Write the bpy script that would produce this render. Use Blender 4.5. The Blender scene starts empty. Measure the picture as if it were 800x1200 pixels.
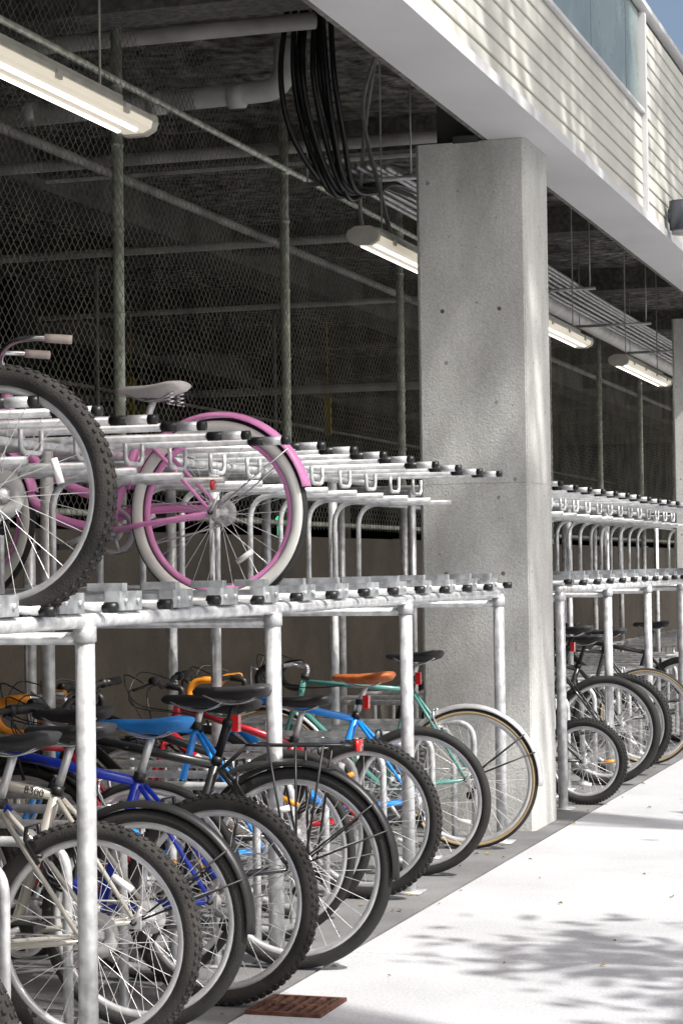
import bpy, math, random
import numpy as np
from mathutils import Vector, Matrix
random.seed(7); np.random.seed(7)
scene=bpy.context.scene
COL=scene.collection
rad=math.radians

# ---------------------------------------------------------------- materials
def mat(name, col, rough=0.5, metal=0.0, coat=0.0, var=0.0, vscale=8.0, bump=0.0, bscale=40.0, emit=None, estr=0.0, col2=None, detail=6.0, spec=0.5, dist=0.01):
    m=bpy.data.materials.new(name); m.use_nodes=True
    nt=m.node_tree; n=nt.nodes; l=nt.links
    b=n['Principled BSDF']
    b.inputs['Base Color'].default_value=(*col,1); b.inputs['Roughness'].default_value=rough
    b.inputs['Metallic'].default_value=metal; b.inputs['Coat Weight'].default_value=coat
    b.inputs['Specular IOR Level'].default_value=spec
    tc=n.new('ShaderNodeTexCoord')
    if var>0 or col2:
        no=n.new('ShaderNodeTexNoise'); no.inputs['Scale'].default_value=vscale; no.inputs['Detail'].default_value=detail
        l.new(tc.outputs['Object'],no.inputs['Vector'])
        r=n.new('ShaderNodeValToRGB')
        c2=col2 if col2 else tuple(max(0,c*(1-var)) for c in col)
        c1=col if col2 else tuple(min(1,c*(1+var*0.6)) for c in col)
        r.color_ramp.elements[0].position=0.35; r.color_ramp.elements[1].position=0.65
        r.color_ramp.elements[0].color=(*c2,1); r.color_ramp.elements[1].color=(*c1,1)
        l.new(no.outputs['Fac'],r.inputs['Fac']); l.new(r.outputs['Color'],b.inputs['Base Color'])
        mr=n.new('ShaderNodeMapRange'); mr.inputs['To Min'].default_value=max(0,rough-0.1); mr.inputs['To Max'].default_value=min(1,rough+0.12)
        l.new(no.outputs['Fac'],mr.inputs['Value']); l.new(mr.outputs['Result'],b.inputs['Roughness'])
    if bump>0:
        n2=n.new('ShaderNodeTexNoise'); n2.inputs['Scale'].default_value=bscale; n2.inputs['Detail'].default_value=5
        l.new(tc.outputs['Object'],n2.inputs['Vector'])
        bp=n.new('ShaderNodeBump'); bp.inputs['Strength'].default_value=bump; bp.inputs['Distance'].default_value=dist
        l.new(n2.outputs['Fac'],bp.inputs['Height']); l.new(bp.outputs['Normal'],b.inputs['Normal'])
    if emit:
        b.inputs['Emission Color'].default_value=(*emit,1); b.inputs['Emission Strength'].default_value=estr
    return m

def concrete(name, base, stain=0.25, big=1.2, speck=True, bump=0.25, pits=True, streak=False, bdist=0.01, cscale=90, contrast=(0.84,1.1)):
    m=bpy.data.materials.new(name); m.use_nodes=True
    nt=m.node_tree; n=nt.nodes; l=nt.links; b=n['Principled BSDF']; b.inputs['Roughness'].default_value=0.85
    tc=n.new('ShaderNodeTexCoord')
    mp=n.new('ShaderNodeMapping'); l.new(tc.outputs['Object'],mp.inputs['Vector'])
    if streak: mp.inputs['Scale'].default_value=(1,1,0.3)
    a=n.new('ShaderNodeTexNoise'); a.inputs['Scale'].default_value=big; a.inputs['Detail'].default_value=9; a.inputs['Roughness'].default_value=0.66
    l.new(mp.outputs[0],a.inputs['Vector'])
    r=n.new('ShaderNodeValToRGB'); r.color_ramp.elements[0].position=0.3; r.color_ramp.elements[1].position=0.7
    r.color_ramp.elements[0].color=(*[c*(1-stain) for c in base],1); r.color_ramp.elements[1].color=(*[min(1,c*(1+stain*0.4)) for c in base],1)
    l.new(a.outputs['Fac'],r.inputs['Fac'])
    f=n.new('ShaderNodeTexNoise'); f.inputs['Scale'].default_value=cscale; f.inputs['Detail'].default_value=4
    l.new(tc.outputs['Object'],f.inputs['Vector'])
    fr=n.new('ShaderNodeMapRange'); fr.inputs['From Min'].default_value=0.3; fr.inputs['From Max'].default_value=0.7; fr.inputs['To Min'].default_value=contrast[0]; fr.inputs['To Max'].default_value=contrast[1]
    l.new(f.outputs['Fac'],fr.inputs['Value'])
    mx=n.new('ShaderNodeVectorMath'); mx.operation='SCALE'; l.new(r.outputs['Color'],mx.inputs[0]); l.new(fr.outputs['Result'],mx.inputs['Scale'])
    out=mx.outputs[0]; hsrc=f.outputs['Fac']
    if pits:
        for vs,lo,mxs,dk in ((11,0.55,0.14,0.55),(27,0.7,0.16,0.6)):
            v=n.new('ShaderNodeTexVoronoi'); v.inputs['Scale'].default_value=vs; l.new(tc.outputs['Object'],v.inputs['Vector'])
            sep=n.new('ShaderNodeSeparateColor'); l.new(v.outputs['Color'],sep.inputs[0])
            sz=n.new('ShaderNodeMapRange'); sz.inputs['From Min'].default_value=lo; sz.inputs['From Max'].default_value=1; sz.inputs['To Min'].default_value=0.0; sz.inputs['To Max'].default_value=mxs
            l.new(sep.outputs[0],sz.inputs['Value'])
            lt=n.new('ShaderNodeMath'); lt.operation='LESS_THAN'; l.new(v.outputs['Distance'],lt.inputs[0]); l.new(sz.outputs['Result'],lt.inputs[1])
            mm=n.new('ShaderNodeMapRange'); mm.inputs['To Min'].default_value=1; mm.inputs['To Max'].default_value=dk; l.new(lt.outputs[0],mm.inputs['Value'])
            m2=n.new('ShaderNodeVectorMath'); m2.operation='SCALE'; l.new(out,m2.inputs[0]); l.new(mm.outputs['Result'],m2.inputs['Scale']); out=m2.outputs[0]
    l.new(out,b.inputs['Base Color'])
    bp=n.new('ShaderNodeBump'); bp.inputs['Strength'].default_value=bump; bp.inputs['Distance'].default_value=bdist
    ad=n.new('ShaderNodeMath'); ad.operation='ADD'; l.new(hsrc,ad.inputs[0]); l.new(a.outputs['Fac'],ad.inputs[1])
    l.new(ad.outputs[0],bp.inputs['Height']); l.new(bp.outputs['Normal'],b.inputs['Normal'])
    return m

M={}
M['pave']=concrete('pavement_concrete',(0.60,0.605,0.62),0.20,0.9,bump=0.15,pits=False)
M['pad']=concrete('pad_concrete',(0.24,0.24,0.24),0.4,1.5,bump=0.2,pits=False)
M['column']=concrete('column_concrete',(0.68,0.685,0.66),0.34,2.4,bump=0.35,streak=True,contrast=(0.84,1.08))
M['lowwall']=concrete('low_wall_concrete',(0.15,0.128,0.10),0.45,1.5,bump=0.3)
M['ceil']=concrete('sprayed_ceiling',(0.26,0.245,0.22),0.7,2.2,bump=1.0,pits=False,bdist=0.10,cscale=8,contrast=(0.1,1.7))
M['beam']=concrete('beam_concrete',(0.20,0.19,0.17),0.5,1.5,bump=0.6,pits=False,bdist=0.03,cscale=20,contrast=(0.5,1.15))
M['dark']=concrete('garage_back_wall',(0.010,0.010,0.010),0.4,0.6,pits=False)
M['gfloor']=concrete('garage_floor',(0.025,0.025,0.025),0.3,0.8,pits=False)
M['soffit']=mat('soffit_metal',(0.68,0.68,0.69),0.45,var=0.06,vscale=1.5)
M['siding']=mat('siding_boards',(0.68,0.67,0.61),0.55,var=0.10,vscale=2.5,bump=0.1,bscale=15)
M['panel']=mat('parapet_panel',(0.24,0.30,0.29),0.25,var=0.2,vscale=1.5)
M['trim']=mat('dark_trim',(0.07,0.07,0.07),0.5,var=0.2)
M['galv']=mat('galvanised_steel',(0.74,0.75,0.76),0.34,0.4,var=0.28,vscale=22)
M['galvb']=mat('galvanised_plate',(0.52,0.54,0.56),0.40,0.5,var=0.4,vscale=18)
M['galvfence']=mat('fence_steel',(0.76,0.80,0.68),0.5,0.1,var=0.35,vscale=12)
M['wire']=mat('fence_wire',(0.33,0.31,0.26),0.5,0.3,var=0.45,vscale=3)
M['chrome']=mat('chrome',(0.80,0.80,0.81),0.2,0.95,var=0.06,vscale=20)
M['alu']=mat('brushed_aluminium',(0.76,0.76,0.76),0.35,0.6,var=0.1,vscale=20)
M['spoke']=mat('spoke_steel',(0.8,0.8,0.8),0.3,0.5,var=0.05)
M['rubber']=mat('tyre_rubber',(0.024,0.023,0.022),0.7,var=0.5,vscale=6,bump=0.4,bscale=200)
M['dusty']=mat('dusty_tyre_rubber',(0.038,0.035,0.032),0.8,var=0.6,vscale=7,bump=0.4,bscale=200)
M['blackp']=mat('black_plastic',(0.018,0.018,0.018),0.4,var=0.3)
M['vinyl']=mat('black_vinyl',(0.028,0.028,0.03),0.45,var=0.3,bump=0.15,bscale=120)
M['whitewall']=mat('white_rubber',(0.80,0.79,0.75),0.6,var=0.08)
M['gumwall']=mat('tan_rubber',(0.45,0.33,0.18),0.6,var=0.15)
def paint(name,c,metal=0.0,r=0.3): return mat(name,c,r,metal,coat=0.6,var=0.08,vscale=10)
M['pink']=paint('pink_paint',(0.90,0.33,0.67))
M['silver']=paint('champagne_paint',(0.54,0.51,0.45),0.3)
M['blue']=paint('deep_blue_paint',(0.008,0.04,0.55))
M['sky']=paint('bright_blue_paint',(0.01,0.30,0.95))
M['red']=paint('red_paint',(0.50,0.015,0.03))
M['teal']=paint('teal_paint',(0.10,0.30,0.26))
M['black']=paint('black_paint',(0.015,0.015,0.017))
M['white']=paint('white_paint',(0.75,0.75,0.75))
M['bluesad']=mat('blue_saddle_cover',(0.015,0.20,0.58),0.5,var=0.2,bump=0.1,bscale=100)
M['whitesad']=mat('pale_saddle_vinyl',(0.64,0.62,0.60),0.4,var=0.15,vscale=8)
M['brownsad']=mat('tan_leather',(0.46,0.13,0.035),0.45,var=0.3,vscale=15)
M['orange']=mat('orange_bar_tape',(0.82,0.30,0.02),0.5,var=0.15,vscale=30)
M['tan']=mat('pale_grip',(0.66,0.56,0.52),0.5,var=0.12)
M['redref']=mat('red_reflector',(0.7,0.01,0.01),0.2,coat=0.8,var=0.1)
M['whref']=mat('clear_reflector',(0.85,0.85,0.85),0.2,coat=0.8,var=0.05)
M['guard']=mat('spoke_guard_plastic',(0.45,0.45,0.44),0.35,var=0.2)
M['lampgrey']=mat('lamp_grey_metal',(0.10,0.11,0.13),0.35,0.4,var=0.2)
M['amber']=mat('amber_reflector',(0.9,0.35,0.02),0.2,coat=0.8,var=0.1)
M['rust']=mat('rusty_iron',(0.15,0.065,0.04),0.8,0.2,var=0.55,vscale=30,bump=0.4,bscale=120)
M['pit_shade']=mat('drain_shade_black',(0.01,0.01,0.01),0.9)  # black colour stands in for the shade down in the drain
M['pipe']=mat('white_pipe',(0.85,0.84,0.80),0.5,var=0.15,vscale=5)
M['dpipe']=mat('grey_pipe',(0.45,0.43,0.40),0.6,var=0.35,vscale=3)
M['conduit']=mat('conduit_steel',(0.62,0.62,0.62),0.4,0.3,var=0.2,vscale=10)
M['cable']=mat('black_cable',(0.012,0.012,0.013),0.35,var=0.3)
M['lens']=mat('lamp_lens',(0.75,0.70,0.60),0.3,emit=(1,0.88,0.70),estr=0.38,var=0.05)
M['tubeglow']=mat('fluorescent_tube',(0.9,0.9,0.9),0.3,emit=(1,0.97,0.92),estr=3.0)
M['lampmetal']=mat('lamp_housing',(0.50,0.48,0.43),0.4,0.2,var=0.15,vscale=10)
M['leaf']=mat('leaves',(0.07,0.12,0.03),0.6,var=0.4,vscale=3)
M['dryleaf']=mat('dry_leaves',(0.28,0.20,0.08),0.8,var=0.5,vscale=3)
M['bark']=mat('bark',(0.12,0.09,0.06),0.9,var=0.4,vscale=10,bump=0.8,bscale=25)
M['asphalt']=mat('asphalt',(0.06,0.06,0.06),0.9,var=0.3,vscale=30,bump=0.3,bscale=200)
M['grass']=mat('grass',(0.06,0.10,0.03),0.9,var=0.4,vscale=2)
M['dark_letter']=mat('decal_dark',(0.05,0.05,0.05),0.4,var=0.1)
M['yellow']=mat('yellow_sign_paint',(0.6,0.42,0.03),0.5,var=0.2)
M['green']=mat('green_indicator',(0.0,0.5,0.15),0.3,emit=(0.05,1,0.4),estr=2)

# ---------------------------------------------------------------- mesh builder
def mkobj(name,V,F,material,parent=None,smooth=True):
    me=bpy.data.meshes.new(name); me.from_pydata([tuple(v) for v in V],[],F); me.update()
    if smooth:
        for p in me.polygons: p.use_smooth=True
    me.materials.append(material)
    o=bpy.data.objects.new(name,me); COL.objects.link(o)
    if parent: o.parent=parent
    return o
def empty(name,loc=(0,0,0),rot=(0,0,0)):
    e=bpy.data.objects.new(name,None); e.location=loc; e.rotation_euler=rot; e.empty_display_size=0.2
    COL.objects.link(e); return e

class MB:
    def __init__(s): s.v=[]; s.f=[]
    def tube(s,pts,r,n=8,closed=False,cap=True,r2=None):
        P=[Vector(p) for p in pts]; N=len(P)
        if N<2: return
        base=len(s.v); T=[]
        for i in range(N):
            if closed: t=P[(i+1)%N]-P[i-1]
            elif i==0: t=P[1]-P[0]
            elif i==N-1: t=P[-1]-P[-2]
            else: t=(P[i+1]-P[i]).normalized()+(P[i]-P[i-1]).normalized()
            T.append(t.normalized())
        a=Vector((0,0,1)) if abs(T[0].z)<0.9 else Vector((0,1,0))
        u=T[0].cross(a).normalized()
        for i in range(N):
            u=(u-T[i]*u.dot(T[i])).normalized(); w=T[i].cross(u)
            rr=r if r2 is None else r+(r2-r)*i/(N-1)
            for k in range(n):
                an=2*math.pi*k/n
                s.v.append(P[i]+u*(math.cos(an)*rr)+w*(math.sin(an)*rr))
        M_=N if closed else N-1
        for i in range(M_):
            j=(i+1)%N
            for k in range(n):
                k2=(k+1)%n
                s.f.append((base+i*n+k,base+i*n+k2,base+j*n+k2,base+j*n+k))
        if cap and not closed:
            s.f.append(tuple(base+k for k in range(n))[::-1]); s.f.append(tuple(base+(N-1)*n+k for k in range(n)))
    def lathe(s,c,prof,n=48,closed=True):
        base=len(s.v); m=len(prof)
        for i in range(n):
            an=2*math.pi*i/n; ca,sa=math.cos(an),math.sin(an)
            for (r,t) in prof: s.v.append(Vector((c[0]+r*ca,c[1]+t,c[2]+r*sa)))
        for i in range(n):
            j=(i+1)%n
            for k in range(m if closed else m-1):
                k2=(k+1)%m
                s.f.append((base+i*m+k,base+i*m+k2,base+j*m+k2,base+j*m+k))
    def box(s,lo,hi,M4=None):
        b=len(s.v); x0,y0,z0=lo; x1,y1,z1=hi
        vs=[(x0,y0,z0),(x1,y0,z0),(x1,y1,z0),(x0,y1,z0),(x0,y0,z1),(x1,y0,z1),(x1,y1,z1),(x0,y1,z1)]
        for v in vs:
            v=Vector(v)
            if M4 is not None: v=M4@v
            s.v.append(v)
        for f in [(0,3,2,1),(4,5,6,7),(0,1,5,4),(1,2,6,5),(2,3,7,6),(3,0,4,7)]: s.f.append(tuple(b+i for i in f))
    def loft(s,rings,cap=True):
        b=len(s.v); n=len(rings[0])
        for r in rings:
            for p in r: s.v.append(Vector(p))
        for i in range(len(rings)-1):
            for k in range(n):
                k2=(k+1)%n
                s.f.append((b+i*n+k,b+i*n+k2,b+(i+1)*n+k2,b+(i+1)*n+k))
        if cap:
            s.f.append(tuple(b+k for k in range(n))[::-1]); s.f.append(tuple(b+(len(rings)-1)*n+k for k in range(n)))
    def arc_strip(s,c,R,a0,a1,w,n=24,bow=0.012,th=0.003):
        rings=[]
        for i in range(n+1):
            a=a0+(a1-a0)*i/n; ca,sa=math.cos(a),math.sin(a); ring=[]
            prof=[(-w,-bow),(-w*0.6,-bow*0.3),(0,0),(w*0.6,-bow*0.3),(w,-bow),(w*0.95,-bow-th),(0,-th),(-w*0.95,-bow-th)]
            for (t,dr) in prof: ring.append((c[0]+(R+dr)*ca,c[1]+t,c[2]+(R+dr)*sa))
            rings.append(ring)
        s.loft(rings)
    def obj(s,name,material,parent=None,smooth=True): return mkobj(name,s.v,s.f,material,parent,smooth)

def smoothpath(pts,sub=6):
    P=[Vector(p) for p in pts]; out=[]
    for i in range(len(P)-1):
        p0=P[max(i-1,0)];p1=P[i];p2=P[i+1];p3=P[min(i+2,len(P)-1)]
        for k in range(sub):
            t=k/sub
            out.append(0.5*((2*p1)+(p2-p0)*t+(2*p0-5*p1+4*p2-p3)*t*t+(3*p1-p0-3*p2+p3)*t**3))
    out.append(P[-1]); return out
def rounded(pts,r=0.08,seg=6):
    P=[Vector(p) for p in pts]; out=[P[0]]
    for i in range(1,len(P)-1):
        a=(P[i-1]-P[i]); b=(P[i+1]-P[i]); rr=min(r,a.length*0.49,b.length*0.49)
        A=P[i]+a.normalized()*rr; B=P[i]+b.normalized()*rr
        for k in range(seg+1):
            t=k/seg; out.append((1-t)**2*A+2*t*(1-t)*P[i]+t*t*B)
    out.append(P[-1]); return out

# ---------------------------------------------------------------- bike
def bike(name,X,Y,Z=0.0,frame='blue',style='mtb',R=0.335,rt=0.026,tyre='rubber',knob=True,saddle='vinyl',sadz=0.92,L=1.04,
         bars='flat',grip='blackp',fender=None,rack=False,light=False,wall=None,lean=0.0,yaw=0.0,crank=0.6,rim='alu',
         refl=True,letters=None,steer=0.0,size=1.0,sus=False,lock=False,decal=None,hub='alu',reflang=None):
    if lean==0: lean=random.uniform(-0.03,0.03)
    if yaw==0: yaw=random.uniform(-0.06,0.06)
    E=empty(name,(X,Y,Z),(lean,0,yaw))
    B={}
    def g(part,m):
        k=(part,m)
        if k not in B: B[k]=MB()
        return B[k]
    def wheel(c,rear):
        prof=[(R-rt+rt*math.cos(a),rt*math.sin(a)) for a in [2*math.pi*i/12 for i in range(12)]]
        g('tyres',tyre).lathe(c,prof,72)
        if knob:
            nk=76
            for i in range(nk):
                for row in (-0.62,-0.2,0.2,0.62):
                    an=2*math.pi*(i+(0.5 if abs(row)<0.3 else 0))/nk
                    Mx=Matrix.Translation(c)@Matrix.Rotation(-an,4,'Y')@Matrix.Translation((R-rt,0,0))@Matrix.Rotation(row*1.3,4,'Z')
                    g('tyres',tyre).box((rt-0.002,-0.0035,-0.006),(rt+0.0032,0.0045,0.006),Mx)
        if wall:
            k=1.0 if style=='cruiser' else 0.7
            for sg in (-1,1):
                pr=[(R-rt*0.38,sg*rt*0.80),(R-rt*0.6,sg*rt*0.96),(R-rt*1.0,sg*rt*1.05),(R-rt*1.45,sg*rt*0.97),(R-rt*1.8,sg*rt*0.66),(R-rt*1.7,sg*rt*0.5),(R-rt*0.5,sg*rt*0.5)]
                if k<1: pr=[(R-rt*0.8,sg*rt*0.9),(R-rt*1.0,sg*rt*1.04),(R-rt*1.5,sg*rt*0.95),(R-rt*1.8,sg*rt*0.62),(R-rt*1.6,sg*rt*0.4),(R-rt*0.8,sg*rt*0.5)]
                g('tyre_walls',wall).lathe(c,pr,72)
        ro=R-2*rt+0.006
        g('rims',rim).lathe(c,[(ro,-0.012),(ro,0.012),(ro-0.018,0.011),(ro-0.024,0.0),(ro-0.018,-0.011)],72)
        hw=0.045 if rear else 0.035
        g('hubs',hub).lathe(c,[(0.006,-hw-0.02),(0.010,-hw-0.01),(0.024,-hw),(0.024,-hw+0.005),(0.013,-hw+0.012),(0.013,hw-0.012),(0.024,hw-0.005),(0.024,hw),(0.010,hw+0.01),(0.006,hw+0.02)],16)
        ns=32; sp=g('spokes','spoke')
        for i in range(ns):
            a=2*math.pi*i/ns; sg=1 if i%2 else -1; off=0.55 if (i//2)%2 else -0.55
            ah=a+off
            p0=Vector((c[0]+0.022*math.cos(ah),c[1]+sg*hw*0.95,c[2]+0.022*math.sin(ah)))
            p1=Vector((c[0]+(ro-0.02)*math.cos(a),c[1],c[2]+(ro-0.02)*math.sin(a)))
            sp.tube([p0,p1],0.0012,4,cap=False)
        if rear:
            pr=[]
            for k in range(6):
                t=hw+0.004+k*0.005; r_=0.052-k*0.006
                pr+= [(r_,t),(r_,t+0.0022),(r_-0.008,t+0.0025)]
            pr=[(0.01,hw+0.002)]+pr+[(0.01,hw+0.035)]
            g('cassette','conduit').lathe(c,pr,28)
            if knob and style=='mtb': g('spoke_guard','guard').lathe(c,[(0.03,hw-0.012),(0.068,hw-0.008),(0.068,hw-0.006),(0.03,hw-0.009)],28)
        if refl:
            a=random.uniform(0,6.28) if reflang is None else reflang; rr=(ro)*0.66
            Mx=Matrix.Translation((c[0]+rr*math.cos(a),c[1]-0.012,c[2]+rr*math.sin(a)))@Matrix.Rotation(-a,4,'Y')
            q=g('spoke_reflectors',random.choice(['whref','whref','amber'])); q.tube([Mx@Vector((0,0,-0.035)),Mx@Vector((0,0,0.035))],0.011,8)
    ra=Vector((0,0,R)); fa=Vector((-L,0,R))
    wheel(ra,True); wheel(fa,False)
    fr=g('frame',frame)
    if style=='cruiser':
        bb=Vector((-0.45,0,0.29)); st=Vector((-0.30,0,0.66)); ht=Vector((-0.86,0,0.83)); hb=Vector((-0.90,0,0.68)); tr=0.019
        fr.tube([bb,st],0.018,10); fr.tube([ht,hb],0.022,10)
        fr.tube(smoothpath([ht+(hb-ht)*0.15,(-0.78,0,0.60),(-0.62,0,0.47),(-0.415,0,0.40)]),0.019,10)
        fr.tube(smoothpath([ht+(hb-ht)*0.8,(-0.82,0,0.50),(-0.68,0,0.35),(-0.45,0,0.29)]),0.021,10)
    elif style=='bmx':
        bb=Vector((-0.36,0,0.27)); st=Vector((-0.28,0,0.50)); ht=Vector((-0.72,0,0.62)); hb=Vector((-0.74,0,0.52)); tr=0.018
        fr.tube([bb,st],0.016,10); fr.tube([ht,hb],0.02,10); fr.tube([ht,st],tr,10); fr.tube([hb,bb],tr,10)
    else:
        bb=Vector((-0.43,0,0.285)); hz=0.84 if style=='road' else 0.82
        st=Vector((-0.285,0,0.80 if style=='road' else 0.72)); ht=Vector((-0.83,0,hz)); hb=Vector((-0.875,0,hz-0.14)); tr=0.0145 if style=='road' else 0.019
        if sadz<0.88: st=Vector((-0.31,0,0.66))
        fr.tube([bb,st],tr*0.95,10); fr.tube([ht,hb],tr*1.15,10); fr.tube([st-Vector((0,0,0.02)),ht-Vector((0.0,0,0.02))],tr*0.9,10); fr.tube([hb,bb],tr*1.15,10)
        if decal:
            for (a_,b_) in ((0.25,0.55),(0.60,0.66)): g('frame_stripe',decal).tube([hb.lerp(bb,a_),hb.lerp(bb,b_)],tr*1.18,10)
            g('frame_stripe',decal).tube([bb.lerp(st,0.35),bb.lerp(st,0.6)],tr*0.98,10)
    g('bottom_bracket','alu').lathe(bb,[(0.003,-0.05),(0.022,-0.05),(0.022,0.05),(0.003,0.05)],14)
    for sg in (-1,1):
        fr.tube([bb+Vector((0.02,sg*0.028,0)),bb.lerp(ra,0.4)+Vector((0,sg*0.045,0)),ra+Vector((0,sg*0.068,0))],0.0105,8,r2=0.008)
        fr.tube([st+Vector((0.01,sg*0.018,-0.03)),st.lerp(ra,0.35)+Vector((0,sg*0.045,0)),ra+Vector((0,sg*0.068,0))],0.0085,8,r2=0.007)
        cr=hb+Vector((-0.01,sg*0.045,-0.03))
        if sus:
            mid=cr.lerp(fa+Vector((0,sg*0.055,0)),0.45)
            g('fork','silver').tube([cr,mid],0.013,10); g('fork_lower','black').tube([mid,fa+Vector((0,sg*0.055,0))],0.018,10)
        else:
            g('fork',frame).tube(smoothpath([cr,cr.lerp(fa,0.6)+Vector((0.015,sg*0.02,0)),fa+Vector((0,sg*0.05,0))],5),0.012,8,r2=0.008)
        g('dropouts','alu').box((-0.02,sg*0.068-0.004,R-0.02),(0.02,sg*0.068+0.004,R+0.02))
        g('axle_nuts','blackp').tube([ra+Vector((0,sg*0.066,0)),ra+Vector((0,sg*0.085,0))],0.009,8)
    g('quick_release','alu').tube([ra+Vector((0,-0.085,0)),ra+Vector((0.03,-0.09,0.05))],0.005,6)
    g('fork_crown',frame).tube([hb+Vector((-0.01,-0.055,-0.03)),hb+Vector((-0.01,0.055,-0.03))],0.016,8)
    d=(st-bb).normalized(); sp_top=st+d*((sadz-0.045-st.z)/d.z)
    g('seatpost','alu' if frame!='black' else 'blackp').tube([st,sp_top],0.0135,10)
    g('seat_clamp','blackp').tube([st-d*0.015,st+d*0.012],0.021,10)
    sx=sp_top.x; wide=1.25 if style=='cruiser' else (0.85 if style=='road' else 1.0)
    rings=[]
    for (dx,w,h,zz) in [(0.135,0.045,0.012,0.012),(0.125,0.070,0.026,0.012),(0.085,0.076,0.034,0.008),(0.03,0.062,0.034,0.0),(-0.03,0.036,0.03,-0.002),(-0.09,0.022,0.026,0.0),(-0.14,0.016,0.022,0.002),(-0.155,0.008,0.01,-0.002)]:
        ring=[]
        for k in range(14):
            a=2*math.pi*k/14; yy=w*wide*math.cos(a); z=h*math.sin(a)*(0.6 if math.sin(a)>0 else 1.0)
            if math.sin(a)<0: yy*=0.8
            ring.append((sx+dx*(1.0 if style!='cruiser' else 0.95),yy,sadz+zz+z))
        rings.append(ring)
    g('saddle',saddle).loft(rings)
    for sg in (-1,1):
        g('saddle_rails','chrome').tube(smoothpath([(sx+0.1,sg*0.035,sadz-0.01),(sx+0.03,sg*0.022,sadz-0.04),(sx-0.04,sg*0.022,sadz-0.04),(sx-0.12,sg*0.008,sadz-0.01)],4),0.004,6)
        if style=='cruiser':
            pts=[(sx+0.09+0.014*math.cos(k*0.9),sg*0.045+0.014*math.sin(k*0.9),sadz-0.065+k*0.0022) for k in range(26)]
            g('saddle_springs','chrome').tube(pts,0.003,5)
    hd=(ht-hb).normalized()
    stm=ht+hd*0.05; hbx=-0.08
    hc=stm+Vector((hbx,0,0.02)); 
    g('headset','blackp').tube([ht-hd*0.005,ht+hd*0.02],0.024,12)
    stc='chrome' if style in('cruiser','road') else 'blackp'
    if bars=='cruiser': hc=ht+hd*0.09+Vector((-0.03,0,0))
    g('stem',stc).tube(rounded([ht,ht+hd*0.06 if bars!='cruiser' else ht+hd*0.08,hc],0.03),0.014,10)
    bm=g('handlebar','chrome' if style in('cruiser','road','bmx') else 'blackp'); gm=g('grips',grip); lv=g('levers','blackp' if style!='road' else 'chrome')
    cs,sn=math.cos(steer),math.sin(steer)
    def rot(p):
        v=Vector(p)-hc; return Vector((hc.x+v.x*cs-v.y*sn,hc.y+v.x*sn+v.y*cs,hc.z+v.z))
    for sg in (-1,1):
        if bars=='flat':
            p=[hc,hc+Vector((0,sg*0.06,0.0)),hc+Vector((0.0,sg*0.12,0.03)),hc+Vector((0.03,sg*0.29,0.04))]
            p=[rot(q) for q in p]; bm.tube(p,0.0115,8); gm.tube([p[2].lerp(p[3],0.35),p[3]],0.017,10)
            a=p[2].lerp(p[3],0.3); lv.tube([a,a+Vector((-0.04,sg*0.02,-0.02)),a+Vector((-0.06,sg*0.10,-0.035))],0.006,6)
            lv.tube([a+Vector((0,-0.012*sg,0)),a+Vector((0,0.012*sg,0))],0.02,8)
        elif bars=='cruiser':
            p=smoothpath([hc,hc+Vector((-0.03,sg*0.08,0.03)),hc+Vector((-0.01,sg*0.20,0.075)),hc+Vector((0.06,sg*0.28,0.09)),hc+Vector((0.21,sg*0.30,0.085))],6)
            p=[rot(q) for q in p]; bm.tube(p,0.0115,10); gm.tube(p[-5:],0.017,12)
        elif bars=='bmx':
            p=rounded([hc,hc+Vector((0,sg*0.06,0)),hc+Vector((0,sg*0.12,0.16)),hc+Vector((0.05,sg*0.30,0.18))],0.04)
            bm.tube(p,0.011,8); gm.tube([p[-1]-Vector((0.015,sg*0.11,0.005)),p[-1]],0.017,8)
        else:
            p=smoothpath([hc,hc+Vector((0,sg*0.12,0)),hc+Vector((-0.02,sg*0.195,0.0)),hc+Vector((-0.09,sg*0.2,-0.01)),hc+Vector((-0.125,sg*0.2,-0.06)),hc+Vector((-0.09,sg*0.2,-0.12)),hc+Vector((0.0,sg*0.2,-0.135))],5)
            p=[rot(q) for q in p]
            bm.tube(p[:9],0.012,8); gm.tube(p[8:],0.0165,8)
            a=p[17]; lv.tube([a,a+Vector((-0.045,0,0.03)),a+Vector((-0.05,0,-0.02)),a+Vector((-0.04,0,-0.1))],0.008,6)
    cb=g('cables','cable')
    for sg in (-1,1):
        if bars in('flat','drop'):
            cb.tube(smoothpath([hc+Vector((-0.04,sg*0.14,0.02)),hc+Vector((-0.16,sg*0.08,0.05)),hc+Vector((-0.15,-sg*0.03,-0.08)),ht+Vector((0.02,-sg*0.02,-0.05)),ht.lerp(st,0.4)+Vector((0,-sg*0.015,-0.02))],6),0.0028,5)
            cb.tube(smoothpath([hc+Vector((-0.04,sg*0.15,0.0)),hc+Vector((-0.13,sg*0.10,-0.03)),hb+Vector((-0.08,sg*0.02,0.0)),hb+Vector((-0.03,0,-0.05))],6),0.0028,5)
    for sg in (-1,1):
        a=crank+(0 if sg>0 else math.pi); e=bb+Vector((0.17*math.cos(a),sg*0.085,0.17*math.sin(a)))
        g('cranks','alu' if frame!='black' else 'blackp').tube([bb+Vector((0,sg*0.06,0)),e],0.012,8,r2=0.009)
        g('pedals','blackp').box((e.x-0.045,e.y-(0.0 if sg>0 else 0.09),e.z-0.011),(e.x+0.045,e.y+(0.09 if sg>0 else 0.0),e.z+0.011))
    g('chainring','alu').lathe(bb,[(0.07,0.046),(0.092,0.046),(0.092,0.049),(0.07,0.049)],36)
    g('chainring_spider','alu').lathe(bb,[(0.015,0.05),(0.04,0.05),(0.04,0.055),(0.015,0.055)],20)
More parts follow.
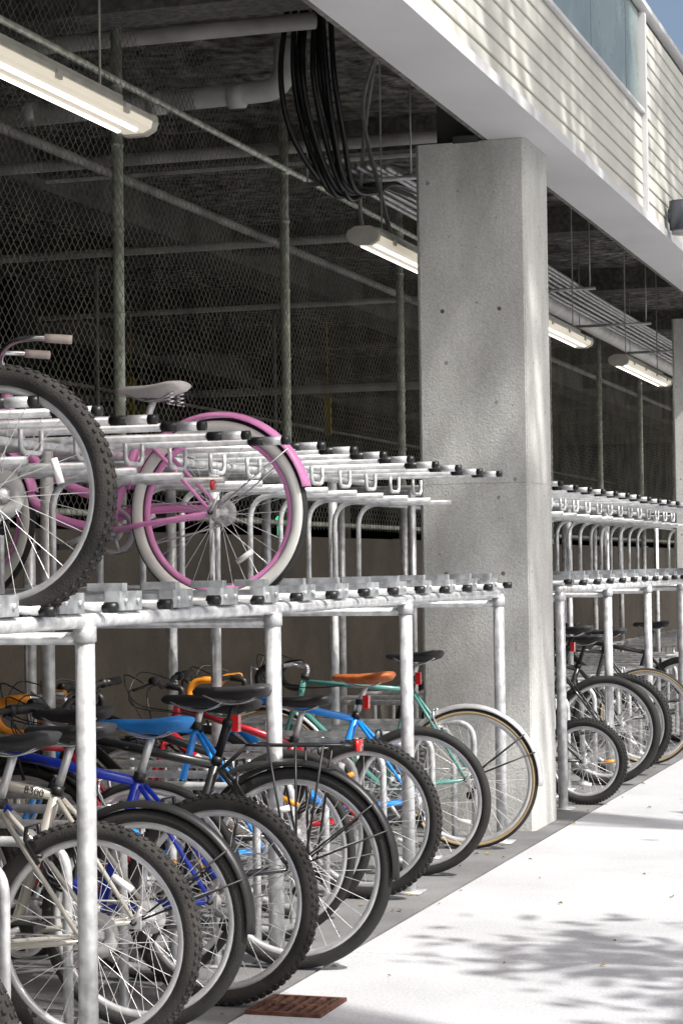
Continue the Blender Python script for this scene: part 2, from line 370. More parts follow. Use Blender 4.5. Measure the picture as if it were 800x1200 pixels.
    for k in range(5):
        a=k*1.2566; g('chainring_spider','alu').tube([bb+Vector((0.02*math.cos(a),0.05,0.02*math.sin(a))),bb+Vector((0.08*math.cos(a),0.048,0.08*math.sin(a)))],0.006,5)
    ch=g('chain','conduit')
    ch.tube([bb+Vector((0,0.047,0.092)),ra+Vector((0,0.06,0.045))],0.0035,5); 
    if style in('mtb','road'):
        j=ra+Vector((-0.01,0.06,-0.09)); ch.tube([bb+Vector((0,0.047,-0.092)),j,ra+Vector((-0.01,0.06,-0.045))],0.0035,5)
        g('derailleur','blackp').tube([ra+Vector((0,0.075,-0.01)),ra+Vector((0.015,0.07,-0.05)),j],0.010,6)
        g('derailleur','blackp').lathe(j,[(0.002,-0.004),(0.02,-0.004),(0.02,0.004),(0.002,0.004)],12)
    else: ch.tube([bb+Vector((0,0.047,-0.092)),ra+Vector((0,0.06,-0.045))],0.0035,5)
    if style in('mtb','road'):
        br=g('brakes','blackp' if style=='mtb' else 'chrome')
        dd=(st-ra).normalized(); bp=ra+dd*(R+0.005)
        for sg in (-1,1):
            br.tube([ra+dd*(R-0.07)+Vector((0.015,sg*0.045,0)),bp+Vector((0.02,sg*0.05,0.01)),bp+Vector((0.02,sg*0.04,0.045))],0.0065,6)
            br.tube([ra+dd*(R-0.045)+Vector((-0.025,sg*0.022,0)),ra+dd*(R-0.045)+Vector((0.03,sg*0.022,0))],0.007,6)
        br.tube([bp+Vector((0.02,-0.045,0.045)),bp+Vector((0.02,0.045,0.045))],0.003,5)
        fb=fa+Vector((0.04,0,R+0.01))
        for sg in (-1,1): br.tube([fb+Vector((0,sg*0.045,-0.07)),fb+Vector((-0.02,sg*0.05,0.0)),fb+Vector((-0.02,sg*0.035,0.035))],0.0065,6)
    if style=='cruiser':
        cg=g('chain_guard',frame); rings=[]
        for i in range(13):
            t=i/12; x=-0.56+t*0.5; zc=0.30+0.085*math.sin(min(1,t*1.6)*math.pi*0.5) - t*0.02; h=0.05*(1-0.45*t)
            rings.append([(x,0.056,zc-h*0.5),(x,0.062,zc-h*0.5),(x,0.062,zc+h*0.5),(x,0.056,zc+h*0.5)])
        cg.loft(rings)
        g('rear_reflector','redref').tube([(-0.005,-0.05,R+0.10),(0.005,-0.05,R+0.10)],0.02,10)
    if fender:
        w=rt*1.25
        g('rear_fender',fender).arc_strip(ra,R+0.024,rad(14 if style=='cruiser' else -5),rad(165),w,28,bow=0.018)
        g('front_fender',fender).arc_strip(fa,R+0.024,rad(15),rad(150),w,28,bow=0.018)
        for sg in (-1,1):
            for aa in (22,38) if style!='cruiser' else (38,):
                a=rad(aa); g('fender_stays','chrome' if style=='cruiser' else 'blackp').tube([ra+Vector((0,sg*0.06,0)),ra+Vector(((R+0.018)*math.cos(a),sg*w,(R+0.018)*math.sin(a)))],0.0035,5)
    if rack:
        rk=g('luggage_rack','blackp'); z=R+R+0.075
        for sg in (-1,1):
            rk.tube(rounded([(-0.17,sg*0.02,z),(-0.14,sg*0.055,z),(0.2,sg*0.055,z),(0.22,sg*0.03,z)],0.03),0.0055,6)
            for xx in (-0.08,0.02,0.12): rk.tube([(xx*0.3+0.02,sg*0.075,R+0.02),(xx,sg*0.06,z)],0.0045,6)
            rk.tube([(-0.17,sg*0.02,z),(st.x+0.02,sg*0.02,st.z-0.03)],0.004,6)
        rk.tube([(0.22,-0.03,z),(0.22,0.03,z)],0.0055,6)
        rk.tube([(-0.1,0,z),(0.2,0,z)],0.005,6)
        for xx in (-0.12,-0.02,0.08,0.18): rk.tube([(xx,-0.055,z),(xx,0.055,z)],0.0045,6)
        g('rear_reflector','redref').box((0.226,-0.035,z-0.02),(0.238,0.035,z+0.02))
    if light:
        p=sp_top-d*0.07
        g('rear_light','redref').box((p.x+0.014,-0.016,p.z-0.03),(p.x+0.04,0.016,p.z+0.03))
        g('rear_light_mount','blackp').box((p.x-0.018,-0.02,p.z-0.012),(p.x+0.02,0.02,p.z+0.012))
    if lock:
        c0=st+Vector((0.03,-0.04,-0.12))
        pts=[c0+Vector((0.055*math.cos(t*0.5),0.004*(t%7)-0.02,-0.07+0.07*math.sin(t*0.5)-0.0012*t)) for t in range(40)]
        g('cable_lock','cable').tube(pts,0.005,6)
    for (pt,m),mb in B.items():
        sm = pt not in('pedals','rear_light','dropouts')
        mb.obj(pt,M[m],E,sm)
    if letters:
        txt,mm,t,sz=letters
        cu=bpy.data.curves.new('frame_lettering','FONT'); cu.body=txt; cu.size=sz; cu.extrude=0.0008; cu.align_x='CENTER'; cu.align_y='CENTER'
        cu.materials.append(M[mm]); o=bpy.data.objects.new('frame_lettering',cu); COL.objects.link(o); o.parent=E
        p=st.lerp(ht,0.13)-Vector((0,0,0.02)); dv=(st-ht)
        ang=math.atan2(dv.z,dv.x)
        o.location=p+Vector((0,-tr*0.95,0))
        o.rotation_euler=(Matrix.Rotation(-ang,3,'Y')@Matrix.Rotation(rad(90),3,'X')).to_euler()
    if size!=1.0: E.scale=(size,)*3
    return E

# ---------------------------------------------------------------- bikes lower deck
FX=-2.53
bike('mountain_bike',-2.36,4.10,frame='black',tyre='dusty',sadz=0.9,crank=2.0)
bike('silver_mountain_bike',-2.58,5.66,frame='silver',tyre='dusty',sadz=0.90,crank=0.3,sus=True,yaw=0.02,lean=0.01,reflang=1.0)
bike('silver_hybrid_bike',-2.56,5.98,frame='silver',tyre='rubber',knob=False,rt=0.022,R=0.335,sadz=0.90,fender='blackp',crank=1.2,steer=0.15,lock=True,letters=('8300','dark_letter','top',0.034),yaw=0.01)
bike('blue_mountain_bike',-2.475,6.40,frame='blue',tyre='dusty',saddle='bluesad',sadz=0.89,crank=-0.4,sus=True,steer=-0.2,decal='white')
bike('red_road_bike',-2.85,6.72,frame='red',style='road',knob=False,rt=0.016,bars='drop',grip='blackp',sadz=0.9,R=0.34,crank=1.0)
bike('black_touring_bike',-2.44,7.04,frame='black',style='mtb',knob=False,rt=0.023,R=0.35,sadz=0.96,fender='blackp',rack=True,light=True,crank=2.4,lock=True)
bike('bright_blue_road_bike',-2.72,7.56,frame='sky',style='road',knob=False,rt=0.017,bars='drop',grip='orange',sadz=0.90,crank=0.8,decal='black')
bike('dark_hybrid_bike',-2.80,8.05,frame='black',style='mtb',knob=False,rt=0.02,bars='flat',sadz=0.84,crank=1.8)
bike('red_mountain_bike',-2.665,8.60,frame='red',tyre='rubber',sadz=0.83,crank=0.4,steer=0.1,decal='white',lock=True)
bike('bright_blue_mountain_bike',-2.63,9.30,frame='sky',style='mtb',knob=False,rt=0.022,bars='drop',grip='orange',saddle='brownsad',sadz=0.89,crank=1.4,light=True,decal='white')
bike('teal_road_bike',-2.63,10.22,frame='teal',style='road',knob=False,rt=0.016,R=0.345,bars='drop',grip='blackp',sadz=0.95,fender='alu',wall='gumwall',crank=2.2,light=True)
bike('childs_bike',-2.46,12.25,frame='black',style='bmx',R=0.25,rt=0.025,L=0.86,bars='bmx',sadz=0.66,crank=0.5)
bike('black_hybrid_bike',-2.54,13.35,frame='black',style='mtb',knob=False,sadz=0.98,R=0.345,light=True)
bike('black_mountain_bike',-2.56,14.0,frame='black',sadz=0.9)
bike('black_road_bike',-2.52,14.75,frame='black',style='road',knob=False,rt=0.016,bars='drop',wall='gumwall')
bike('black_hybrid_bike',-2.54,16.6,frame='black',knob=False)
DZ=1.250
bike('pink_cruiser_bike',-2.83,7.36,DZ,frame='pink',style='cruiser',R=0.350,rt=0.030,knob=False,saddle='whitesad',sadz=0.815,bars='cruiser',grip='tan',fender='pink',wall='whitewall',rim='pink',L=1.10,crank=0.35,yaw=rad(-1),lean=0.005,steer=0.6,reflang=-1.0)
bike('black_mountain_bike',-2.64,5.20,DZ,frame='black',tyre='dusty',R=0.350,rt=0.029,sadz=0.9,crank=0.5,yaw=0.01,lean=0.01,reflang=0.3)

# ---------------------------------------------------------------- racks
def rackf(Y0,Y1,posts,pitch):
    E=empty('double_deck_bike_rack')
    G=MB(); K=MB(); P=MB(); CH=MB()
    for y in posts:
        P.tube([(FX,y,0.0),(FX,y,1.25)],0.028,16); P.box((FX-0.06,y-0.06,0.0),(FX+0.06,y+0.06,0.01))
        P.tube([(FX,y,1.19),(FX,y,1.235)],0.033,16)
        P.tube([(-4.3,y,0.0),(-4.3,y,1.84)],0.028,12)
        P.tube([(-3.4,y,0.0),(-3.4,y,1.84)],0.024,12)
        G.tube([(FX,y,1.20),(-4.3,y,1.20)],0.018,8)
    ya,yb=Y0-0.05,Y1+0.05
    G.tube([(FX,ya,1.250),(FX,yb,1.250)],0.021,14)
    G.tube([(-3.4,ya,1.218),(-3.4,yb,1.218)],0.02,8)
    G.tube([(-4.3,ya,1.218),(-4.3,yb,1.218)],0.02,8)
    G.tube([(-3.2,ya,1.822),(-3.2,yb,1.822)],0.016,8)
    G.tube([(-4.2,ya,1.822),(-4.2,yb,1.822)],0.016,8)
    G.tube([(-3.9,ya,0.03),(-3.9,yb,0.03)],0.02,8)
    n=int(round((Y1-Y0)/pitch))
    for i in range(n+1):
        y=Y0+i*pitch; j=random.uniform(-0.005,0.005)
        G.tube([(-4.3,y,1.850),(-2.66,y,1.850+j)],0.0145,10); K.tube([(-2.655,y,1.850+j),(-2.600,y,1.850+j)],0.0158,12)
        G.tube([(-2.60,y,1.850+j),(-2.53,y,1.850+j)],0.0155,12); K.tube([(-2.530,y,1.850+j),(-2.503,y,1.850+j)],0.0158,12)
        G.tube([(-3.3,y,1.288),(-2.50,y,1.288)],0.015,10); K.tube([(-2.503,y,1.288+j),(-2.462,y,1.288+j)],0.0158,12)
        yy=y+0.04
        G.tube(rounded([(-2.98,yy,1.84),(-2.98,yy,1.765),(-2.98,yy+0.15,1.765),(-2.98,yy+0.15,1.84)],0.05),0.009,8)
        ym=y+pitch*0.3
        G.tube(rounded([(-3.30,ym,1.26),(-3.30,ym,1.72),(-2.80,ym,1.72)],0.12,8),0.013,10)
        ym=y+pitch*0.5
        G.tube(rounded([(-2.72,ym,0.0),(-2.72,ym,0.585),(-4.1,ym,0.585),(-4.1,ym,0.0)],0.10,8),0.0155,10)
        G.tube([(-3.35,ym,0.0),(-3.35,ym,0.575)],0.013,8)
        P.box((-2.76,ym-0.04,0.0),(-2.68,ym+0.04,0.007))
        if i<n:
            ym=y+pitch*0.5; w=0.075
            CH.box((-4.3,ym-w,1.240),(-2.555,ym+w,1.2435))
            CH.box((-4.3,ym-w-0.003,1.240),(-2.555,ym-w+0.0005,1.318)); CH.box((-4.3,ym+w-0.0005,1.240),(-2.555,ym+w+0.003,1.318))
            CH.box((-2.554,ym-w-0.006,1.274),(-2.506,ym+w+0.006,1.330))
            CH.box((-2.62,ym-w*0.8,1.3305),(-2.507,ym-w*0.8+0.035,1.354))
            for q in (-0.045,0.045): G.tube([(-2.507,ym+q,1.302),(-2.498,ym+q,1.302)],0.008,6)
    P.obj('posts',M['galv'],E); G.obj('rails_and_hoops',M['galv'],E); K.obj('rubber_caps',M['blackp'],E)
    CH.obj('wheel_trays',M['galvb'],E,False)
    return E
rackf(10.48-0.4075*17,10.48,[3.9,5.52,7.10,8.79,10.48],0.4075)
rackf(11.97,11.97+0.43*16,[11.97,13.42,14.92,16.45,18.05],0.43)
rackf(20.6,20.6+0.43*14,[20.6,22.12,23.64,25.16],0.43)

# ---------------------------------------------------------------- ground & pavement
g=MB(); g.box((-300,-300,-0.35),(300,300,-0.16)); g.obj('ground',M['grass'],None,False)
pv=MB()
Ys=[-8+i*2.2 for i in range(28)]; Xs=[-2.36,0.35,3.0,5.6]
for i in range(len(Ys)-1):
    for j in range(3):
        pv.box((Xs[j]+0.004,Ys[i]+0.004,-0.12),(Xs[j+1]-0.004,Ys[i+1]-0.004,0.0))
o=pv.obj('pavement',M['pave'],None,False)
bv=o.modifiers.new('b','BEVEL'); bv.width=0.006; bv.segments=2
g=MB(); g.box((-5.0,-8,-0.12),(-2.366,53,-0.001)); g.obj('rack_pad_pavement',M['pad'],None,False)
g=MB(); g.box((-2.5,-8,-0.15),(5.6,53,-0.125)); g.obj('pavement_base',M['asphalt'],None,False)
g=MB(); g.box((5.62,-60,-0.14),(14,60,-0.12)); g.obj('road',M['asphalt'],None,False)
E=empty('storm_drain_grate',(-2.225,6.42,0))
fr=MB(); s=0.125; sy=0.135
fr.box((-s,-sy,0.001),(s,-sy+0.018,0.012)); fr.box((-s,sy-0.018,0.001),(s,sy,0.012)); fr.box((-s,-sy+0.018,0.001),(-s+0.018,sy-0.018,0.012)); fr.box((s-0.018,-sy+0.018,0.001),(s,sy-0.018,0.012))
for k in range(1,7):
    x=-s+k*2*s/7; fr.box((x-0.008,-sy+0.018,0.001),(x+0.008,sy-0.018,0.011))
fr.box((-s+0.018,-0.008,0.001),(s-0.018,0.008,0.0115))
fr.obj('grate_bars',M['rust'],E,False)
h=MB(); h.box((-s+0.005,-sy+0.005,0.0005),(s-0.005,sy-0.005,0.003)); h.obj('drain_pit_shade',M['pit_shade'],E,False)  # thin black sheet under the bars, painted shade instead of a real pit
V=[];Fc=[]
rs=np.random.RandomState(5)
for i in range(420):
    x=-2.3-abs(rs.normal(0,0.8)) if rs.rand()<0.6 else rs.uniform(-2.3,1.5); y=rs.uniform(4,22); a=rs.uniform(0,6.28); s=rs.uniform(0.008,0.02)
    b=len(V); ca,sa=math.cos(a)*s,math.sin(a)*s
    V+=[(x-ca,y-sa,0.004),(x-sa*0.5,y+ca*0.5,0.008+s*0.3),(x+ca,y+sa,0.005),(x+sa*0.5,y-ca*0.5,0.007)]; Fc.append((b,b+1,b+2,b+3))
mkobj('fallen_leaves',V,Fc,M['dryleaf'],None,False)

# ---------------------------------------------------------------- building
B=empty('parking_garage')
def part(name,m,boxes,smooth=False,bevel=0):
    mb=MB()
    for lo,hi in boxes: mb.box(lo,hi)
    o=mb.obj(name,M[m],B,smooth)
    if bevel: q=o.modifiers.new('b','BEVEL'); q.width=bevel; q.segments=3
    return o
for i,y in enumerate([10.97-8.69*1,10.97,19.66,28.35,37.0]):
    part('column_core','column',[((-3.067,y+0.003,0.5),(-2.473,y+0.547,3.0))],bevel=0.015)
    mb=MB()
    c=0.018
    for (z0,z1) in ((-0.02,1.826),(1.8285,3.648)):
        pr=[(-3.07+c,y),(-2.47-c,y),(-2.47,y+c),(-2.47,y+0.55-c),(-2.47-c,y+0.55),(-3.07+c,y+0.55),(-3.07,y+0.55-c),(-3.07,y+c)]
        mb.loft([[(a,b,z0) for a,b in pr],[(a,b,z1) for a,b in pr]])
    mb.obj('column',M['column'],B,False)
    part('column_bearing','trim',[((-2.98,y+0.12,3.649),(-2.705,y+0.42,4.74))])
    part('bearing_plate','trim',[((-2.86,y-0.004,3.642),(-2.72,y+0.06,3.68))])
    tp=MB()
    for (x,z) in ((-2.93,2.75),(-2.62,2.75),(-2.93,1.35),(-2.62,1.35),(-2.93,0.6),(-2.62,0.6)): tp.lathe((x,y-0.0006,z),[(0.001,0.0),(0.011,0.0),(0.011,0.0012),(0.001,0.0012)],14)
    tp.obj('form_tie_plugs',M['beam'],B)
part('ceiling_slab','ceil',[((-26,-6,4.75),(-2.702,55,4.95))])
bm=[]
for x in (-7.6,-12.2,-17): bm.append(((x-0.25,-6,4.42),(x+0.25,55,4.749)))
part('ceiling_beams','beam',bm)
bm=[]
for k in range(14):
    y=-2+k*4.345; bm.append(((-25,y-0.16,4.5),(-3.4,y+0.16,4.7485)))
part('ceiling_joists','beam',bm)
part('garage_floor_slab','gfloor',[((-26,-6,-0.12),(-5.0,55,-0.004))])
part('back_wall_and_light_block','dark',[((-26.2,-6,-0.1),(-26,55,4.75)),((-26,55,-0.1),(-2.7,55.2,4.75)),((-26,-6.2,-0.1),(-4,-6,4.75))])  # last box: unseen near end wall, added to keep daylight out of the interior
ic=[]
for x in (-10,-17):
    for k in range(8): 
        y=4+k*8.69-1.7; ic.append(((x-0.25,y,0),(x+0.25,y+0.5,4.41)))
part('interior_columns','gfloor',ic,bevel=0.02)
part('soffit','soffit',[((-2.67,-6,3.65),(-2.325,55,3.668))])
part('soffit_edge_trim','soffit',[((-2.324,-6,3.646),(-2.312,55,3.70))])
part('fascia_core','trim',[((-2.66,-6,3.669),(-2.36,55,5.05))])
def siding(name,y0,y1,z0,nb,bh,x=-2.355):
    mb=MB()
    for k in range(nb):
        z=z0+k*bh
        pr=[(x+0.016,z),(x+0.018,z+0.004),(x+0.010,z+bh-0.009),(x+0.006,z+bh-0.007),(x-0.004,z+bh-0.007),(x-0.004,z)]
        r0=[(p[0],y0,p[1]) for p in pr]; r1=[(p[0],y1,p[1]) for p in pr]; mb.loft([r0,r1])
    return mb.obj(name,M['siding'],B,False)
yb=[-6,-2.3,1.4,5.05,8.7,12.2,13.9]
for k in range(len(yb)-1): siding('lap_siding',yb[k]+0.003,yb[k+1]-0.003,3.702,7,0.0925)
siding('lap_siding_end',13.96,30,3.702,14,0.0925,x=-2.345); siding('lap_siding_end',30.006,55,3.702,14,0.0925,x=-2.345)
part('corner_trim','soffit',[((-2.37,13.902,3.70),(-2.312,13.958,5.02))])
pn=[]; y=-5.0
while y<13.8:
    y2=min(y+1.15,13.89); pn.append(((-2.40,y+0.012,4.375),(-2.352,y2-0.012,5.02))); y=y2
part('parapet_panels','panel',pn,bevel=0.004)
part('panel_sill','soffit',[((-2.39,-6,4.351),(-2.318,13.9,4.372))])
part('parapet_cap','soffit',[((-2.68,-6,5.0505),(-2.30,55,5.085))])
part('fascia_inner','beam',[((-2.70,-6,3.652),(-2.6705,55,4.748))])

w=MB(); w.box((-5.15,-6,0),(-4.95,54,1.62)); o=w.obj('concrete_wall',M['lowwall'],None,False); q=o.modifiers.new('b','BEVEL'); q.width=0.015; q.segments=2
F=empty('chain_link_fence')
fx=-5.05; fp=MB()
for k in range(-2,10):
    y=11.54+k*2.98; fp.tube([(fx,y,1.6),(fx,y,4.75)],0.034,12); fp.box((fx-0.07,y-0.07,1.621),(fx+0.07,y+0.07,1.632))
    for zz in (1.9,2.4,2.9,3.4,3.9,4.25): fp.tube([(fx,y,zz-0.01),(fx,y,zz+0.01)],0.038,12)
fp.tube([(fx+0.03,3,4.27),(fx+0.03,42,4.27)],0.021,10); fp.tube([(fx,3,1.72),(fx,42,1.72)],0.018,8)
fp.obj('posts_and_rails',M['galvfence'],F)
p=0.038; y0,y1=8.6,32.0; z0,z1=1.68,4.72; nw=int((y1-y0)/p); nk=int((z1-z0)/p)
ii,kk=np.meshgrid(np.arange(nw),np.arange(nk+1),indexing='ij')
wob=0.003*np.sin(ii*0.9+kk*1.7)+0.004*np.sin(kk*0.23+ii*0.11)
yy=y0+ii*p+(((kk+ii)%2)*(p*1.04))+wob; zz=z0+kk*p+0.006*np.sin(ii*0.07); xx=fx+0.034+((kk+ii)%2)*0.004+0.012*np.sin(ii*0.05+kk*0.06)
r=0.0022
offs=[(math.cos(a)*r,math.sin(a)*r) for a in (0.5,0.5+2.094,0.5+4.189)]
Vv=np.stack([np.stack([xx+ox,yy+oy,zz],-1) for ox,oy in offs],2).reshape(-1,3)
idx=(np.arange(nw)[:,None]*(nk+1)+np.arange(nk)[None,:]).reshape(-1)*3
fs=[]
for a,b in((0,1),(1,2),(2,0)): fs.append(np.stack([idx+a,idx+b,idx+3+b,idx+3+a],-1))
Fq=np.concatenate(fs).astype(np.int32)
me=bpy.data.meshes.new('wire_mesh'); me.vertices.add(len(Vv)); me.vertices.foreach_set('co',Vv.astype(np.float32).ravel())
me.loops.add(Fq.size); me.loops.foreach_set('vertex_index',Fq.ravel()); me.polygons.add(len(Fq))
me.polygons.foreach_set('loop_start',np.arange(0,Fq.size,4,dtype=np.int32)); me.polygons.foreach_set('loop_total',np.full(len(Fq),4,dtype=np.int32))
me.update(calc_edges=True); me.materials.append(M['wire'])
o=bpy.data.objects.new('wire_mesh',me); COL.objects.link(o); o.parent=F

# ---------------------------------------------------------------- ceiling services
def lamp(y0,L=2.4,x=-3.32,z=3.16):
    E=empty('hanging_light_fixture',(x,y0,z))
    H=MB(); w=0.088
    def sec(y,pr): return [(a,y,b) for a,b in pr]
    top=[(-w,0.0),(-w*0.95,0.022),(-w*0.45,0.045),(w*0.45,0.045),(w*0.95,0.022),(w,0.0)]
    H.loft([sec(0,top),sec(L,top)]); H.box((-0.03,0.2,0.046),(0.03,L-0.2,0.07)); H.obj('housing',M['lampmetal'],E,False)
    Lz=MB(); bot=[(-w*0.93,-0.001),(w*0.93,-0.001),(w*0.85,-0.028),(w*0.45,-0.044),(-w*0.45,-0.044),(-w*0.85,-0.028)]
    Lz.loft([sec(0.03,bot),sec(L-0.03,bot)]); Lz.obj('lens',M['lens'],E,False)
    T=MB()
    for t in (-0.036,0.036): T.tube([(t,0.1,-0.040),(t,L-0.1,-0.040)],0.012,10)
    T.obj('tubes',M['tubeglow'],E)
    C=MB(); en=[(-w*1.03,-0.002),(-w*0.97,0.026),(-w*0.46,0.049),(w*0.46,0.049),(w*0.97,0.026),(w*1.03,-0.002),(w*0.9,-0.033),(w*0.47,-0.052),(-w*0.47,-0.052),(-w*0.9,-0.033)]
    C.loft([sec(-0.01,en),sec(0.028,en)]); C.loft([sec(L-0.028,en),sec(L+0.01,en)])
    for y in (0.35,L-0.35):
        C.tube([(0,y,0.07),(0,y,1.59)],0.005,6)
    for y in (0.3,0.9,1.5,2.1):
        C.box((w*0.93,y-0.02,-0.02),(w*1.06,y+0.02,0.012))
    C.obj('end_caps_and_rods',M['lampmetal'],E,False)
for y in (5.38,10.82,14.3,18.3,22.5): lamp(y)

E=empty('cable_bundle'); cb=MB()
for k in range(9):
    a=random.uniform(0,0.16); b=-0.12+0.24*k/8+random.uniform(-0.02,0.02); c=random.uniform(-0.06,0.06)
    cb.tube(smoothpath([(-4.0+b,12.0+a,4.75),(-4.0+b*1.2,11.98+a+c,4.35),(-4.0+b*1.1,12.10+a*2.0+c,4.02),(-4.0+b*0.8,12.45+a*1.4,3.80-a*0.6),(-4.0+b,12.95,3.80-a*0.3),(-4.0+b*0.9,13.5,3.92),(-4.0+b,14.6,3.96)],8),0.018,8)
cb.obj('cables',M['cable'],E)
E=empty('conduit_run'); cd=MB()
for k in range(7):
    x=-3.80-k*0.065; z=3.93+random.uniform(-0.01,0.01)
    cd.tube(smoothpath([(x,12.9,z),(x,16,z+0.01),(x,20,z-0.01),(x,24,z),(x,30,z)],6),0.016,8)
cd.tube(smoothpath([(-3.9,13.1,4.74),(-3.95,12.9,4.3),(-3.75,12.6,3.7),(-3.55,12.2,3.35),(-3.34,11.9,3.23)],8),0.014,8)
cd.tube(smoothpath([(-3.98,13.3,4.74),(-4.0,13.1,4.2),(-4.0,13.0,3.6),(-3.7,12.6,3.3),(-3.34,12.2,3.23)],8),0.014,8)
for y in (13.1,16,19,22,25): 
    cd.box((-4.45,y,3.875),(-3.65,y+0.04,3.9)); cd.tube([(-4.4,y+0.02,3.88),(-4.4,y+0.02,4.75)],0.006,6); cd.tube([(-3.7,y+0.02,3.88),(-3.7,y+0.02,4.75)],0.006,6)
cd.obj('conduits_and_struts',M['conduit'],E)
E=empty('drain_pipe'); dp=MB()
dp.tube(rounded([(-8.5,12.76,4.36),(-4.42,12.76,4.44),(-4.42,12.76,4.75)],0.16,8),0.070,16)
for x in (-7.6,-6.2,-5.3,-4.75): dp.tube([(x-0.05,12.76,4.42),(x+0.05,12.76,4.422)],0.080,16)
dp.tube(rounded([(-4.6,20.3,4.75),(-4.6,20.6,4.08),(-4.6,40,4.08)],0.3,8),0.09,16)
dp.obj('pipe',M['pipe'],E)
E=empty('ceiling_pipes'); dp=MB()
for (y,z,rr,x1) in ((10.2,4.55,0.035,-3.2),(11.3,4.62,0.03,-3.0),(11.8,4.60,0.05,-3.9),(14.6,4.45,0.045,-3.6),(15.4,4.50,0.025,-3.3),(18.5,4.4,0.04,-5.3),(21.5,4.2,0.03,-5.5),(25,3.6,0.05,-5.5)):
    dp.tube([(-24,y,z),(x1,y,z)],rr,10)
for (x,z,rr) in ((-6.1,4.2,0.035),(-9.2,3.3,0.02),(-13.5,2.7,0.05)):
    dp.tube([(x,-4,z),(x,50,z)],rr,10)
for (x,y) in ((-9,20),(-9.2,26),(-14,31)): dp.tube([(x,y,2.0),(x,y,4.7)],0.025,8)
dp.tube(rounded([(-16,26,2.75),(-8.3,26,2.75),(-8.3,26,0)],0.2,8),0.10,12)
dp.obj('pipes',M['dpipe'],E)
for (x,y,z) in ((-9.5,22,3.1),(-8,24.5,3.0),(-11.5,27,3.2)):
    s=MB(); s.box((x-0.04,y,z),(x+0.04,y+0.04,z+0.45)); s.tube([(x,y+0.02,z+0.45),(x,y+0.02,4.4)],0.006,6); s.obj('hanging_marker_post',M['yellow'],None,False)
s=MB(); s.lathe((-6.2,17.6,1.82),[(0.001,-0.02),(0.03,-0.02),(0.03,0.02),(0.001,0.02)],14); s.tube([(-6.2,17.6,0),(-6.2,17.6,1.80)],0.02,8); s.obj('indicator_light',M['green'],None)
E=empty('wall_lamp',(-2.31,14.75,3.80)); s=MB()
s.tube([(0,0,0),(0.10,0,0)],0.05,14); s.obj('mount',M['lampgrey'],E)
s=MB(); s.tube([(0.09,-0.0,0.10),(0.09,0,0.0),(0.09,0,-0.10)],0.085,18); s.obj('body',M['lampgrey'],E)
s=MB(); s.tube([(0.09,0,-0.101),(0.09,0,-0.13)],0.07,16); s.obj('lens_ring',M['guard'],E)

# ---------------------------------------------------------------- trees (right of the path)
def tree(x,y,h,cr,n,seed,ls=(0.05,0.10),sig=0.13,nc=16):
    rs=np.random.RandomState(seed); E=empty('street_tree',(x,y,-0.12))
    T=MB(); T.tube(smoothpath([(0,0,0),(0.05,0.03,h*0.25),(-0.04,0.05,h*0.45),(0.05,0,h*0.75)],5),0.16,10,r2=0.06)
    clumps=[]
    for k in range(nc):
        a=rs.uniform(0,6.28); el=rs.uniform(-0.5,1.4); q=cr*rs.uniform(0.35,0.95)
        c=Vector((q*math.cos(a)*math.cos(el),q*math.sin(a)*math.cos(el),h*0.78+q*math.sin(el)*0.8)); clumps.append(c)
        s0=Vector((0,0,h*rs.uniform(0.45,0.7))); T.tube(smoothpath([s0,s0.lerp(c,0.5)+Vector((0,0,0.2)),c],4),0.045,6,r2=0.012)
    T.obj('trunk_and_limbs',M['bark'],E)
    cl=np.array([tuple(c) for c in clumps]); ci=rs.randint(0,len(cl),n)
    P=cl[ci]+rs.normal(0,1,(n,3))*cr*sig
    d1=rs.normal(0,1,(n,3)); d1/=np.linalg.norm(d1,axis=1)[:,None]; d2=np.cross(d1,rs.normal(0,1,(n,3))); d2/=np.linalg.norm(d2,axis=1)[:,None]
    s=rs.uniform(ls[0],ls[1],(n,1)); V=np.stack([P-d1*s,P+d2*s*0.55,P+d1*s,P-d2*s*0.55],1).reshape(-1,3)
    Fc=[(4*i,4*i+1,4*i+2,4*i+3) for i in range(n)]
    mkobj('foliage',V.tolist(),Fc,M['leaf'],E,False)
k=0
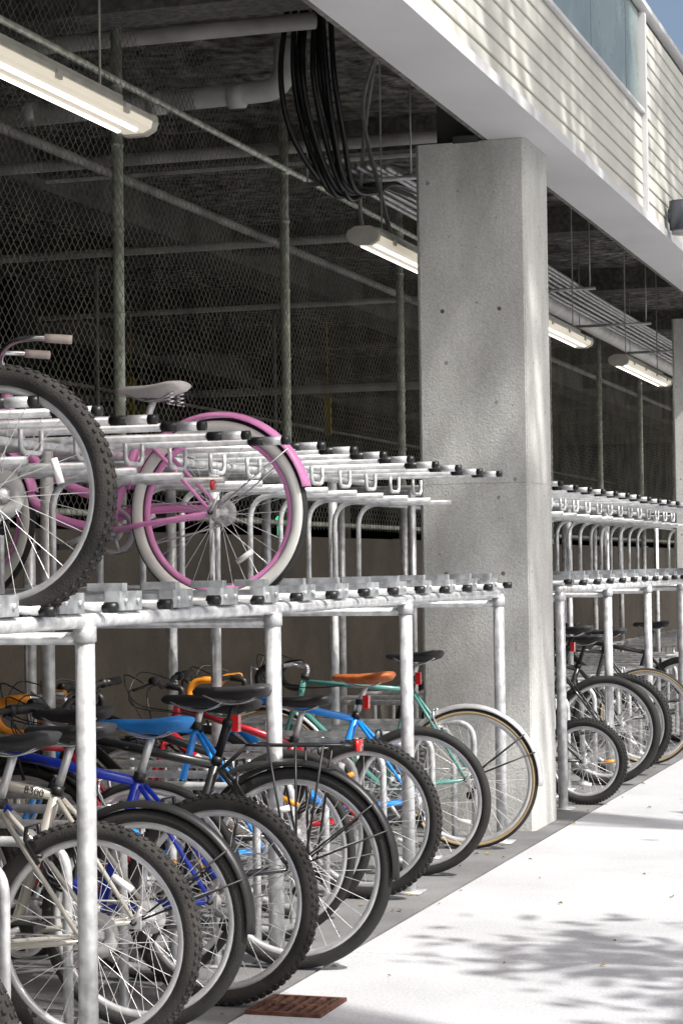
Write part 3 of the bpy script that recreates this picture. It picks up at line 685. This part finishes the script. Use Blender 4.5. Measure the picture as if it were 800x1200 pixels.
for (x,y,h,cr) in ((4.0,-2.5,6.4,2.0),(4.1,5.3,6.6,1.8),(3.9,10.8,6.4,1.8),(4.4,17.0,7.2,2.2),(4.2,24,7.2,2.2)):
    tree(x,y,h,cr,2300,100+k); k+=1
for (x,y,h,cr) in ((6.2,3.2,19.0,2.3),(6.2,8.4,19.2,2.3),(6.4,13.4,19.4,2.4),(6.2,20,19.5,2.6)):
    tree(x,y,h,cr,3600,200+k,(0.07,0.14),0.14,18); k+=1

# ---------------------------------------------------------------- light
el,az=rad(50),rad(-20)
S=Vector((math.cos(el)*math.cos(az),math.cos(el)*math.sin(az),math.sin(el)))
sd=bpy.data.lights.new('sun','SUN'); sd.energy=5.0; sd.angle=rad(0.5); sd.color=(1,0.975,0.93)
so=bpy.data.objects.new('sun',sd); COL.objects.link(so); so.rotation_euler=S.to_track_quat('Z','Y').to_euler()
w=bpy.data.worlds.new('World'); scene.world=w; w.use_nodes=True; nt=w.node_tree
sk=nt.nodes.new('ShaderNodeTexSky'); sk.sky_type='NISHITA'; sk.sun_disc=False; sk.sun_elevation=el; sk.sun_rotation=math.atan2(S.x,S.y); sk.dust_density=5; sk.air_density=1.0
bg=nt.nodes['Background']; bg.inputs['Strength'].default_value=0.15; nt.links.new(sk.outputs[0],bg.inputs['Color'])
scene.view_settings.view_transform='Standard'; scene.view_settings.look='None'; scene.view_settings.exposure=0

# ---------------------------------------------------------------- camera
cd=bpy.data.cameras.new('camera'); cam=bpy.data.objects.new('camera',cd); COL.objects.link(cam); scene.camera=cam
cd.sensor_fit='VERTICAL'; cd.sensor_height=36; cd.lens=75; cd.clip_end=1000; cd.clip_start=0.1
phi=rad(17.74); pt=rad(1.5); roll=rad(0.75)
fwd=Vector((-math.sin(phi)*math.cos(pt),math.cos(phi)*math.cos(pt),math.sin(pt)))
q=fwd.to_track_quat('-Z','Y').to_matrix().to_4x4()
cam.matrix_world=Matrix.Translation((0,0,1.39))@q@Matrix.Rotation(-roll,4,'Z')
